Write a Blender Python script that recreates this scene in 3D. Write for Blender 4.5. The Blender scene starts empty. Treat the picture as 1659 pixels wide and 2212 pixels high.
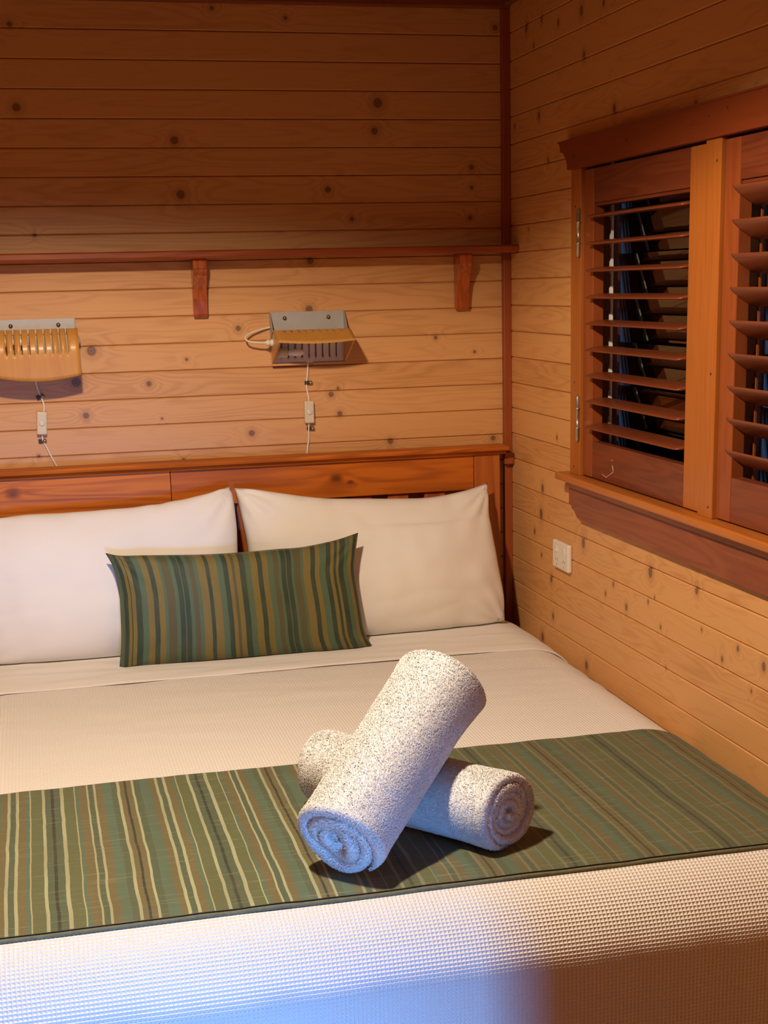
import bpy, bmesh, math, random
import numpy as np
from mathutils import Vector, Matrix, noise as mnoise
random.seed(7); rng = np.random.default_rng(7)
SC = bpy.context.scene
COL = SC.collection
PI = math.pi

# ------------------------------------------------------------------ camera, world, lights, exposure
cam_d = bpy.data.cameras.new('camera'); cam = bpy.data.objects.new('camera', cam_d); COL.objects.link(cam)
cam_d.sensor_fit = 'HORIZONTAL'; cam_d.sensor_width = 36.0; cam_d.lens = 68.604
cam_d.shift_x = -0.02855; cam_d.shift_y = 0.18188; cam_d.clip_start = 0.05
R0 = (0.96904435, -0.24576965, -0.02345892); U0 = (0.08209702, 0.23116578, 0.96944441); F0 = (0.23283711, 0.94136054, -0.24418685)
cam.matrix_world = Matrix(((R0[0], U0[0], -F0[0], -1.33312), (R0[1], U0[1], -F0[1], -4.06979), (R0[2], U0[2], -F0[2], 1.62), (0, 0, 0, 1)))
SC.camera = cam
W = bpy.data.worlds.new('dusk'); SC.world = W; W.use_nodes = True
W.node_tree.nodes['Background'].inputs[0].default_value = (0.10, 0.27, 0.60, 1)
W.node_tree.nodes['Background'].inputs[1].default_value = 0.6
SC.view_settings.view_transform = 'Standard'; SC.view_settings.look = 'None'
SC.view_settings.gamma = 1.0; SC.view_settings.use_curve_mapping = False
SC.view_settings.exposure = 0.0
DOWN = (-1.28, -1.90, 2.322)
def area(name, loc, direction, shape, sx, sy, power, col, spread=180):
    d = bpy.data.lights.new(name, 'AREA'); d.shape = shape; d.size = sx
    if shape in ('RECTANGLE', 'ELLIPSE'): d.size_y = sy
    d.energy = power; d.color = col; d.spread = math.radians(spread)
    o = bpy.data.objects.new(name, d); COL.objects.link(o); o.location = loc
    o.rotation_euler = Vector(direction).to_track_quat('-Z', 'Y').to_euler()
    return o
sd = bpy.data.lights.new('ceiling_downlight_lamp', 'SPOT'); sd.energy = 172; sd.color = (1.0, 0.80, 0.585)
sd.spot_size = math.radians(154); sd.spot_blend = .22; sd.shadow_soft_size = .05
so = bpy.data.objects.new('ceiling_downlight_lamp', sd); COL.objects.link(so); so.location = DOWN
area('unseen_cool_light', (-1.11, -4.56, .47), (-0.06, 1, -0.11), 'RECTANGLE', 0.22, .52, 9.5, (0.14, 0.41, 1.0), 43)  # cool light inferred from the bed foot; source unseen, its place made up

# ------------------------------------------------------------------ materials
def newmat(name):
    m = bpy.data.materials.new(name); m.use_nodes = True
    nt = m.node_tree; b = nt.nodes['Principled BSDF']
    return m, nt, b
def N(nt, t, **kw):
    n = nt.nodes.new(t)
    for k, v in kw.items(): setattr(n, k, v)
    return n
def mth(nt, op, a, b=None, c=None, clamp=False):
    n = nt.nodes.new('ShaderNodeMath'); n.operation = op; n.use_clamp = clamp
    for i, v in enumerate((a, b, c)):
        if v is None: continue
        if isinstance(v, (int, float)): n.inputs[i].default_value = v
        else: nt.links.new(v, n.inputs[i])
    return n.outputs[0]
def combine(nt, x, y, z):
    n = nt.nodes.new('ShaderNodeCombineXYZ')
    for i, v in enumerate((x, y, z)):
        if isinstance(v, (int, float)): n.inputs[i].default_value = v
        else: nt.links.new(v, n.inputs[i])
    return n.outputs[0]
def noise(nt, vec, scale=1.0, detail=3.0, rough=.5, dist=0.0):
    n = nt.nodes.new('ShaderNodeTexNoise'); nt.links.new(vec, n.inputs['Vector'])
    n.inputs['Scale'].default_value = scale; n.inputs['Detail'].default_value = detail
    n.inputs['Roughness'].default_value = rough; n.inputs['Distortion'].default_value = dist
    return n.outputs[0]
def mixc(nt, f, a, b, blend='MIX'):
    n = nt.nodes.new('ShaderNodeMix'); n.data_type = 'RGBA'; n.blend_type = blend
    for s, v in ((n.inputs[0], f), (n.inputs[6], a), (n.inputs[7], b)):
        if isinstance(v, (int, float)): s.default_value = v
        elif isinstance(v, tuple): s.default_value = (*v[:3], 1)
        else: nt.links.new(v, s)
    return n.outputs[2]
def smooth(nt, v, lo, hi, a=0.0, b=1.0):
    n = nt.nodes.new('ShaderNodeMapRange'); n.interpolation_type = 'SMOOTHSTEP'
    nt.links.new(v, n.inputs[0]); n.inputs[1].default_value = lo; n.inputs[2].default_value = hi
    n.inputs[3].default_value = a; n.inputs[4].default_value = b
    return n.outputs[0]
def bump(nt, b, h, strength, dist):
    n = nt.nodes.new('ShaderNodeBump'); n.inputs['Strength'].default_value = strength
    n.inputs['Distance'].default_value = dist; nt.links.new(h, n.inputs['Height'])
    nt.links.new(n.outputs[0], b.inputs['Normal']); return n
def objxyz(nt):
    t = nt.nodes.new('ShaderNodeTexCoord'); s = nt.nodes.new('ShaderNodeSeparateXYZ')
    nt.links.new(t.outputs['Object'], s.inputs[0]); return s.outputs

BP = 0.0718; Z0B = 2.266; Z0R = 2.2703
KB = [(-1.313, 2.077, 0.013), (-0.368, 2.092, 0.0156), (-0.379, 2.02, 0.0117), (-0.918, 1.997, 0.013), (-0.449, 1.793, 0.0078), (-0.107, 1.926, 0.0091), (-0.107, 1.872, 0.0065), (-0.112, 1.792, 0.0078), (-0.91, 1.861, 0.0143), (-0.513, 1.87, 0.0104), (-1.294, 1.763, 0.0065), (-0.61, 2.301, 0.0065), (-0.802, 2.321, 0.0065), (-0.035, 2.286, 0.0091), (-1.313, 2.274, 0.0078), (-1.171, 1.464, 0.0156), (-1.217, 1.383, 0.0156), (-1.198, 1.294, 0.0104), (-1.025, 1.372, 0.0091), (-0.92, 1.433, 0.0052), (-0.775, 1.511, 0.0091), (-0.752, 1.226, 0.0104), (-0.577, 1.556, 0.013), (-0.569, 1.685, 0.0117), (-0.524, 1.323, 0.0091), (-0.504, 1.339, 0.0052), (-0.501, 1.269, 0.0091), (-0.357, 1.185, 0.0104), (-0.944, 1.162, 0.0065), (-0.051, 1.179, 0.0091), (-0.218, 1.469, 0.0065), (-0.104, 1.426, 0.0052), (-0.996, 1.277, 0.0039), (-1.33, 1.192, 0.0052)]
KR = [(-0.279, 2.262, 0.0086), (-0.159, 2.261, 0.0111), (-0.402, 2.235, 0.0074), (-0.562, 2.235, 0.0111), (-0.703, 2.228, 0.0071), (-0.218, 2.209, 0.0062), (-0.579, 2.133, 0.0099), (-0.257, 2.033, 0.0099), (-0.059, 2.028, 0.0062), (-0.774, 1.992, 0.0111), (-0.328, 1.916, 0.0074), (-1.204, 1.951, 0.0091), (-0.173, 1.753, 0.0049), (-0.284, 1.066, 0.0111), (-0.272, 0.994, 0.0136), (-0.398, 1.215, 0.0062), (-0.217, 0.936, 0.0074), (-0.276, 0.88, 0.0062), (-0.596, 0.965, 0.0123), (-0.8, 0.897, 0.0061), (-0.75, 0.864, 0.0061), (-0.883, 0.857, 0.0081), (-1.021, 0.968, 0.0132), (-1.047, 0.913, 0.004), (-1.011, 0.896, 0.0051), (-1.265, 0.973, 0.0091), (-1.083, 0.852, 0.0051), (-1.294, 0.893, 0.004), (-1.393, 0.853, 0.0061), (-1.461, 0.891, 0.0061), (-1.571, 0.881, 0.0091), (-1.115, 0.765, 0.004), (-1.524, 0.819, 0.004), (-0.37, 0.725, 0.0086), (-0.283, 0.648, 0.0123), (-0.624, 0.649, 0.0111), (-0.355, 0.827, 0.0099)]
def pine(name, axis, z0, knots, c_light, c_dark, squash=1.0):
    m, nt, b = newmat(name)
    o = objxyz(nt); u = o[axis]; z = o[2]
    idx = mth(nt, 'FLOOR', mth(nt, 'DIVIDE', mth(nt, 'SUBTRACT', z, z0), BP))
    wn = N(nt, 'ShaderNodeTexWhiteNoise', noise_dimensions='1D'); nt.links.new(idx, wn.inputs['W'])
    rv = wn.outputs['Value']
    P = combine(nt, u, z, 0.0); d = None
    for (ku, kz, r) in knots:
        n = N(nt, 'ShaderNodeVectorMath', operation='MULTIPLY_ADD'); nt.links.new(P, n.inputs[0])
        s = 1.0 / (r * (.8 if squash == 1.0 else 1.1)); su = s * squash
        n.inputs[1].default_value = (su, s, 0); n.inputs[2].default_value = (-ku * su, -kz * s, 0)
        l = N(nt, 'ShaderNodeVectorMath', operation='LENGTH'); nt.links.new(n.outputs[0], l.inputs[0])
        d = l.outputs['Value'] if d is None else mth(nt, 'MINIMUM', d, l.outputs['Value'])
    # the grain swings round each knot
    ex = mth(nt, 'EXPONENT', mth(nt, 'MULTIPLY', d, -0.42))
    n1 = noise(nt, combine(nt, mth(nt, 'MULTIPLY_ADD', u, 1.1, mth(nt, 'MULTIPLY', rv, 57.0)), mth(nt, 'MULTIPLY_ADD', z, 12.0, mth(nt, 'MULTIPLY', rv, 31.0)), 0.0), 1.0, 2.5, .45)
    ph = mth(nt, 'ADD', mth(nt, 'MULTIPLY', n1, 95.0), mth(nt, 'MULTIPLY', ex, 26.0))
    ring = mth(nt, 'POWER', mth(nt, 'MULTIPLY_ADD', mth(nt, 'SINE', ph), .5, .5), 2.2)
    n2 = noise(nt, combine(nt, mth(nt, 'MULTIPLY', u, 5.0), mth(nt, 'MULTIPLY', z, 420.0), rv), 1.0, 2.0, .6)
    n3 = noise(nt, combine(nt, mth(nt, 'MULTIPLY', u, 2.2), mth(nt, 'MULTIPLY', z, 9.0), 4.0), 1.0, 3.0, .6)
    f = mth(nt, 'ADD', mth(nt, 'MULTIPLY', ring, .33), mth(nt, 'MULTIPLY', mth(nt, 'SUBTRACT', n2, .5), .55))
    f = mth(nt, 'ADD', f, mth(nt, 'MULTIPLY', mth(nt, 'SUBTRACT', n3, .5), .9))
    f = mth(nt, 'ADD', f, mth(nt, 'MULTIPLY', mth(nt, 'SUBTRACT', rv, .5), .38), clamp=True)
    c = mixc(nt, f, c_light, c_dark)
    halo = smooth(nt, d, .9, 3.2, .35, 0.0)
    c = mixc(nt, halo, c, tuple(x * .72 for x in c_dark))
    kn = smooth(nt, d, .72, 1.25, 1.0, 0.0)
    kr = mth(nt, 'MULTIPLY_ADD', mth(nt, 'SINE', mth(nt, 'MULTIPLY', d, 11.0)), .25, .6)
    kc = mixc(nt, kr, (.23, .12, .075), (.075, .035, .022))
    c = mixc(nt, mth(nt, 'MULTIPLY', kn, .82), c, kc)
    # tiny pin knots and flecks
    v = N(nt, 'ShaderNodeTexVoronoi'); nt.links.new(combine(nt, mth(nt, 'MULTIPLY', u, 2.2), mth(nt, 'MULTIPLY', z, 3.4), 0), v.inputs['Vector'])
    v.inputs['Scale'].default_value = 1.0
    fl = smooth(nt, v.outputs['Distance'], .004, .009, .6, 0.0)
    c = mixc(nt, fl, c, (.13, .05, .02))
    nt.links.new(c, b.inputs['Base Color'])
    b.inputs['Roughness'].default_value = .42
    b.inputs['Specular IOR Level'].default_value = .35
    bump(nt, b, mth(nt, 'ADD', mth(nt, 'MULTIPLY', n2, .5), mth(nt, 'MULTIPLY', n3, .8)), .18, .002)
    return m
def wood(name, c1, c2, axis=0, rough=.35, coat=.2, gs=1.0, spec=.4, ring=.5, knots=()):
    m, nt, b = newmat(name); o = objxyz(nt)
    sc = [150.0 * gs] * 3; sc[axis] = 4.0 * gs
    v1 = combine(nt, *[mth(nt, 'MULTIPLY', o[i], sc[i]) for i in range(3)])
    s2 = [16.0 * gs] * 3; s2[axis] = 1.4 * gs
    v2 = combine(nt, *[mth(nt, 'MULTIPLY', o[i], s2[i]) for i in range(3)])
    a = noise(nt, v1, 1, 3, .6); g = noise(nt, v2, 1, 2.5, .5, .4)
    ph = mth(nt, 'MULTIPLY', g, 48.0); d = None
    for (ku, kz, kr_) in knots:
        n = N(nt, 'ShaderNodeVectorMath', operation='MULTIPLY_ADD'); nt.links.new(combine(nt, o[axis], o[2], 0.0), n.inputs[0])
        n.inputs[1].default_value = (.7 / kr_, 1 / kr_, 0); n.inputs[2].default_value = (-ku * .7 / kr_, -kz / kr_, 0)
        l = N(nt, 'ShaderNodeVectorMath', operation='LENGTH'); nt.links.new(n.outputs[0], l.inputs[0])
        d = l.outputs['Value'] if d is None else mth(nt, 'MINIMUM', d, l.outputs['Value'])
    if d is not None: ph = mth(nt, 'ADD', ph, mth(nt, 'MULTIPLY', mth(nt, 'EXPONENT', mth(nt, 'MULTIPLY', d, -.3)), 9.0))
    r = mth(nt, 'MULTIPLY_ADD', mth(nt, 'SINE', ph), .5, .5)
    f = mth(nt, 'ADD', mth(nt, 'MULTIPLY', r, ring), mth(nt, 'MULTIPLY', mth(nt, 'SUBTRACT', a, .5), .9))
    f = mth(nt, 'ADD', f, mth(nt, 'MULTIPLY', mth(nt, 'SUBTRACT', g, .5), .9), clamp=True)
    cc_ = mixc(nt, f, c1, c2)
    if d is not None: cc_ = mixc(nt, smooth(nt, d, .3, 1.8, .75, 0), cc_, tuple(x * .4 for x in c2))
    nt.links.new(cc_, b.inputs['Base Color'])
    b.inputs['Roughness'].default_value = rough; b.inputs['Coat Weight'].default_value = coat
    b.inputs['Coat Roughness'].default_value = .2; b.inputs['Specular IOR Level'].default_value = spec
    bump(nt, b, a, .12, .001)
    return m
def plain(name, c, rough=.5, metal=0.0, spec=.5, nscale=0, namp=0.0, bstr=0.0, bdist=.001, sheen=0.0, coat=0.0):
    m, nt, b = newmat(name); o = nt.nodes.new('ShaderNodeTexCoord')
    if nscale:
        n = noise(nt, o.outputs['Object'], nscale, 3, .55)
        col = mixc(nt, n, tuple(x * (1 - namp) for x in c), tuple(min(1, x * (1 + namp)) for x in c))
        nt.links.new(col, b.inputs['Base Color'])
        if bstr: bump(nt, b, n, bstr, bdist)
    else: b.inputs['Base Color'].default_value = (*c, 1)
    b.inputs['Roughness'].default_value = rough; b.inputs['Metallic'].default_value = metal
    b.inputs['Specular IOR Level'].default_value = spec; b.inputs['Sheen Weight'].default_value = sheen
    b.inputs['Coat Weight'].default_value = coat
    return m
PINE_L = (.615, .320, .124); PINE_D = (.40, .168, .050)
M_BACK = pine('pine_boards_back', 0, Z0B, KB, PINE_L, PINE_D)
M_RIGHT = pine('pine_boards_right', 1, Z0R, KR, (.635, .322, .115), (.415, .168, .047), 1.3)
M_PLAINPINE = pine('pine_boards_other', 1, Z0R, [(-3, 1, .01)], PINE_L, PINE_D)
M_HEAD = wood('headboard_timber', (.52, .135, .013), (.20, .036, .006), 0, .45, 0, .7, .22, knots=[(-.530, 1.098, .011), (-.49, 1.082, .005)])
M_HEADV = wood('headboard_post_timber', (.44, .12, .022), (.22, .042, .009), 2, .3, .35, .7)
M_CASE = wood('casing_timber', (.39, .118, .018), (.27, .07, .011), 2, .42, .1, 1.0, ring=.25)
M_CASEY = wood('sill_timber', (.44, .135, .020), (.27, .066, .011), 1, .42, .1, 1.0, ring=.3)
M_HDR = wood('header_timber', (.23, .044, .010), (.15, .027, .007), 1, .42, .1, 1.0, ring=.3)
M_STILE = wood('shutter_stile_timber', (.27, .062, .013), (.17, .034, .008), 2, .42, .1, 1.0, ring=.3)
M_RAILY = wood('shutter_rail_timber', (.18, .040, .013), (.10, .018, .006), 1, .42, .1, 1.0)
M_SLAT = wood('shutter_slat_timber', (.20, .045, .014), (.12, .024, .008), 1, .35, .15, 1.2, ring=.3)
M_APRON = wood('apron_timber', (.25, .065, .023), (.16, .034, .012), 1, .5, .05, 1.0)
M_SHELF = wood('shelf_timber', (.33, .07, .015), (.18, .03, .008), 0, .35, .25, 1.0)
M_BRK = wood('bracket_timber', (.42, .09, .014), (.17, .025, .006), 2, .28, .4, 1.6)
M_TRIM = wood('corner_trim_timber', (.30, .065, .016), (.19, .035, .01), 2, .45, .1, 1.0, ring=.3)
M_CEIL = wood('ceiling_timber', (.25, .07, .025), (.15, .035, .012), 0, .5, 0, 1.0)
M_FLOOR = wood('floor_timber', (.20, .075, .03), (.12, .04, .015), 1, .4, .1, 1.0)
M_SHADE = wood('lamp_veneer', (.56, .26, .052), (.45, .175, .03), 2, .42, .12, 1.6, ring=.25)
M_SHADEI = plain('lamp_lining', (.58, .50, .42), .5, .15, .5, 60, .08)
M_EDGE = plain('veneer_edge', (.60, .30, .10), .5, 0, .4, 80, .12)
M_STEEL = plain('lamp_steel', (.42, .40, .37), .5, .25, .5, 40, .1)
M_BRASS = plain('screw_brass', (.30, .22, .12), .3, .9)
M_CREAM = plain('switch_plastic', (.62, .53, .36), .4, 0, .45, 20, .03)
M_CORD = plain('cord_plastic', (.72, .64, .50), .45, 0, .45)
M_BLACK = plain('clip_black', (.012, .012, .014), .5)
M_WHITEP = plain('outlet_plastic', (.74, .68, .60), .4, 0, .45)
M_HOLE = plain('outlet_slot', (.10, .09, .08), .5)
M_HINGE = plain('hinge_metal', (.46, .38, .26), .32, .85, .5, 90, .2)
M_BULB = plain('bulb_glass', (.8, .78, .74), .25, 0, .6)
M_NAIL = plain('nail_hole', (.07, .025, .012), .7)
M_WIN = plain('window_metal', (.85, .80, .74), .5, 0)
M_WINB = plain('outer_frame_paint', (.45, .5, .55), .5)
M_DARK = plain('dark_gap', (.02, .012, .008), .8)

def cotton(name, c, waffle=0.0, pitch=.0068, wr=.25):
    m, nt, b = newmat(name)
    uv = nt.nodes.new('ShaderNodeUVMap'); s = nt.nodes.new('ShaderNodeSeparateXYZ'); nt.links.new(uv.outputs[0], s.inputs[0])
    u, v = s.outputs[0], s.outputs[1]
    nz = noise(nt, uv.outputs[0], 9, 4, .6)
    b.inputs['Roughness'].default_value = .85; b.inputs['Sheen Weight'].default_value = .12
    b.inputs['Specular IOR Level'].default_value = .2
    if waffle:
        k = 2 * PI / pitch
        wob = 0.0
        a = mth(nt, 'ABSOLUTE', mth(nt, 'SINE', mth(nt, 'MULTIPLY', mth(nt, 'ADD', u, wob), k / 2)))
        d = mth(nt, 'ABSOLUTE', mth(nt, 'SINE', mth(nt, 'MULTIPLY', mth(nt, 'ADD', v, wob), k / 2)))
        h = mth(nt, 'MINIMUM', a, d)                          # pits with raised ribs
        h = mth(nt, 'SUBTRACT', 1.0, mth(nt, 'POWER', h, 1.2))
        th = noise(nt, uv.outputs[0], 900, 1, .5)
        h = mth(nt, 'ADD', h, mth(nt, 'MULTIPLY', th, .25))
        bump(nt, b, h, waffle, .0022)
        pit = smooth(nt, h, .1, .8, 1.0, 0.0)
        nt.links.new(mixc(nt, mth(nt, 'MULTIPLY', pit, .12), c, tuple(x * .62 for x in c)), b.inputs['Base Color'])
    else:
        w = noise(nt, uv.outputs[0], 700, 2, .6)
        bump(nt, b, mth(nt, 'ADD', mth(nt, 'MULTIPLY', w, .25), mth(nt, 'MULTIPLY', nz, .8)), wr, .003)
        nt.links.new(mixc(nt, nz, tuple(x * .96 for x in c), c), b.inputs['Base Color'])
    return m
M_SHEET = cotton('white_sheet', (.80, .77, .73))
M_PILLOW = cotton('pillowcase_cotton', (.80, .76, .70), wr=.2)
M_WAFFLE = cotton('waffle_weave', (.82, .78, .73), .85)
COLS = {'T': (.140, .124, .060), 'C': (.35, .37, .23), 'G': (.080, .112, .070), 'O': (.108, .130, .062), 'E': (.090, .145, .098), 'D': (.040, .048, .032), 'c': (.36, .35, .20),
        'Y': (.175, .132, .034), 't': (.088, .080, .034), 'd': (.030, .050, .029), 'e': (.074, .122, .072)}
def striped(name, edges, cols, period=None, offset=0.0, wob=.004, sheen_fade=None, spec=.3, rough=.6):
    m, nt, b = newmat(name)
    uv = nt.nodes.new('ShaderNodeUVMap'); s = nt.nodes.new('ShaderNodeSeparateXYZ'); nt.links.new(uv.outputs[0], s.inputs[0])
    u, v = s.outputs[0], s.outputs[1]
    w = noise(nt, combine(nt, mth(nt, 'MULTIPLY', u, 3.0), mth(nt, 'MULTIPLY', v, 7.0), 0), 1, 2, .5)
    u2 = mth(nt, 'MULTIPLY_ADD', mth(nt, 'SUBTRACT', w, .5), wob * 4, u)
    w2 = noise(nt, combine(nt, mth(nt, 'MULTIPLY', u, 60.0), mth(nt, 'MULTIPLY', v, 60.0), 0), 1, 2, .6)
    u2 = mth(nt, 'MULTIPLY_ADD', mth(nt, 'SUBTRACT', w2, .5), wob * .5, u2)
    if period: u2 = mth(nt, 'FRACT', mth(nt, 'DIVIDE', mth(nt, 'SUBTRACT', u2, offset), period))
    outs = []; tot = edges[-1]
    pos = [0.0] + [e / tot if period else e for e in edges[:-1]]
    for i in range(0, len(pos), 30):
        r = nt.nodes.new('ShaderNodeValToRGB'); r.color_ramp.interpolation = 'CONSTANT'; nt.links.new(u2, r.inputs[0])
        el = r.color_ramp.elements
        chunk = list(zip(pos[i:i + 30], cols[i:i + 30]))
        el[0].position = max(0, chunk[0][0]); el[0].color = (*COLS[chunk[0][1]], 1)
        el.remove(el[1])
        for p_, c_ in chunk[1:]:
            e = el.new(p_); e.color = (*COLS[c_], 1)
        outs.append((chunk[0][0], r.outputs[0]))
    c = outs[0][1]
    for p_, o in outs[1:]:
        c = mixc(nt, mth(nt, 'GREATER_THAN', u2, p_), c, o)
    if sheen_fade:                                              # loss of satin sheen painted in: pale stripes go olive, cloth darkens along x
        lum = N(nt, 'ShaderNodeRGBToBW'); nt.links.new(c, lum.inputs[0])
        k = mth(nt, 'MULTIPLY', smooth(nt, lum.outputs[0], .25, .35), smooth(nt, mth(nt, 'MULTIPLY_ADD', mth(nt, 'SUBTRACT', w, .5), .5, u), sheen_fade[0], sheen_fade[1], 0, .82))
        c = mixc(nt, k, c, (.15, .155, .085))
        c = mixc(nt, smooth(nt, u, sheen_fade[0], sheen_fade[1], 0, .28), c, (.085, .085, .045))
    # ikat-like drift of tone down the stripes, and pale weft threads
    t = noise(nt, combine(nt, mth(nt, 'MULTIPLY', u, 26.0), mth(nt, 'MULTIPLY', v, 4.5), 3), 1, 2, .5)
    c = mixc(nt, mth(nt, 'MULTIPLY', smooth(nt, t, .38, .66), .42), c, mixc(nt, .5, c, (.10, .085, .04)))
    th = noise(nt, combine(nt, mth(nt, 'MULTIPLY', u, 9.0), mth(nt, 'MULTIPLY', v, 210.0), 0), 1, 2, .7)
    if period: c = mixc(nt, smooth(nt, th, .56, .70, 0, .36), c, (.30, .28, .17))
    nt.links.new(c, b.inputs['Base Color'])
    b.inputs['Roughness'].default_value = rough; b.inputs['Specular IOR Level'].default_value = spec
    b.inputs['Sheen Weight'].default_value = .05
    f = noise(nt, uv.outputs[0], 600, 2, .6)
    bump(nt, b, mth(nt, 'ADD', mth(nt, 'MULTIPLY', f, .4), mth(nt, 'MULTIPLY', th, .5)), .35, .0012)
    return m
PER = [('D', .0053), ('G', .0116), ('C', .0068), ('O', .0194), ('c', .0025), ('E', .0062), ('T', .0155), ('C', .004), ('G', .0096), ('C', .004), ('T', .0135), ('E', .0164), ('G', .0116), ('C', .0048), ('T', .0087), ('D', .0048), ('T', .0097), ('C', .0048), ('G', .0116), ('E', .0192), ('T', .0115), ('C', .0048), ('G', .0106), ('C', .0048), ('T', .014), ('E', .0063), ('c', .0025), ('O', .02), ('C', .0062), ('G', .0113)]
ed = list(np.cumsum([p[1] for p in PER]))
M_RUN = striped('runner_stripes', ed, [p[0] for p in PER], .280, -1.3630, .0018, sheen_fade=(-1.02, -.62))
CU = [-.0006, .0133, .029, .0395, .0447, .0604, .083, .1057, .1301, .1492, .1754, .1875, .2154, .2311, .252, .2572, .2764, .2903, .3112, .3252, .3565, .374, .4036, .428, .4471, .4645, .475, .4942, .5176, .5428, .5698, .5878, .6112, .6238, .6346, .6562, .667, .685, .6904, .7102, .721, .7462, .7606, .7912, .8092, .8308, .856, .8776, .892, .9028, .9172, .9406, .9586, .9748, .991, 1.0]
CC = 'edYdYdeYdYetededeteYdYedYtY' + 'd' + 'eYdYeetededeteYdYedYdYdeYdY'; assert len(CC) == len(CU) - 1
M_CUSH = striped('cushion_stripes', CU[1:], list(CC), None, 0, .0012, rough=.6)
def towelmat():
    m, nt, b = newmat('terry_cotton'); t = nt.nodes.new('ShaderNodeTexCoord')
    n = noise(nt, t.outputs['Object'], 420, 2, .6); n2 = noise(nt, t.outputs['Object'], 30, 2, .5)
    b.inputs['Base Color'].default_value = (.97, .965, .95, 1)
    b.inputs['Roughness'].default_value = .95; b.inputs['Sheen Weight'].default_value = .2; b.inputs['Specular IOR Level'].default_value = .1
    bump(nt, b, mth(nt, 'ADD', n, mth(nt, 'MULTIPLY', n2, .6)), .6, .003)
    return m
M_TOWEL = towelmat()
def terrymat():
    m = bpy.data.materials.new('terry_loops'); m.use_nodes = True; nt = m.node_tree; nt.nodes.clear()
    o = nt.nodes.new('ShaderNodeOutputMaterial'); mx = nt.nodes.new('ShaderNodeMixShader'); mx.inputs[0].default_value = .2
    d = nt.nodes.new('ShaderNodeBsdfDiffuse'); d.inputs[0].default_value = (.985, .98, .97, 1)
    t = nt.nodes.new('ShaderNodeBsdfTranslucent'); t.inputs[0].default_value = (.985, .98, .97, 1)
    nt.links.new(d.outputs[0], mx.inputs[1]); nt.links.new(t.outputs[0], mx.inputs[2]); nt.links.new(mx.outputs[0], o.inputs[0]); return m
M_LOOPS = terrymat()
def glassmat():
    m = bpy.data.materials.new('window_glass'); m.use_nodes = True; nt = m.node_tree; nt.nodes.clear()
    o = nt.nodes.new('ShaderNodeOutputMaterial'); mx = nt.nodes.new('ShaderNodeMixShader')
    tr = nt.nodes.new('ShaderNodeBsdfTransparent'); tr.inputs[0].default_value = (.82, .88, .86, 1)
    gl = nt.nodes.new('ShaderNodeBsdfGlossy'); gl.inputs['Roughness'].default_value = .03
    fr = nt.nodes.new('ShaderNodeFresnel'); fr.inputs[0].default_value = 1.5
    f = mth(nt, 'MULTIPLY_ADD', fr.outputs[0], 1.4, .04, clamp=True)
    nt.links.new(f, mx.inputs[0]); nt.links.new(tr.outputs[0], mx.inputs[1]); nt.links.new(gl.outputs[0], mx.inputs[2])
    nt.links.new(mx.outputs[0], o.inputs[0]); return m
M_GLASS = glassmat()

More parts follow.
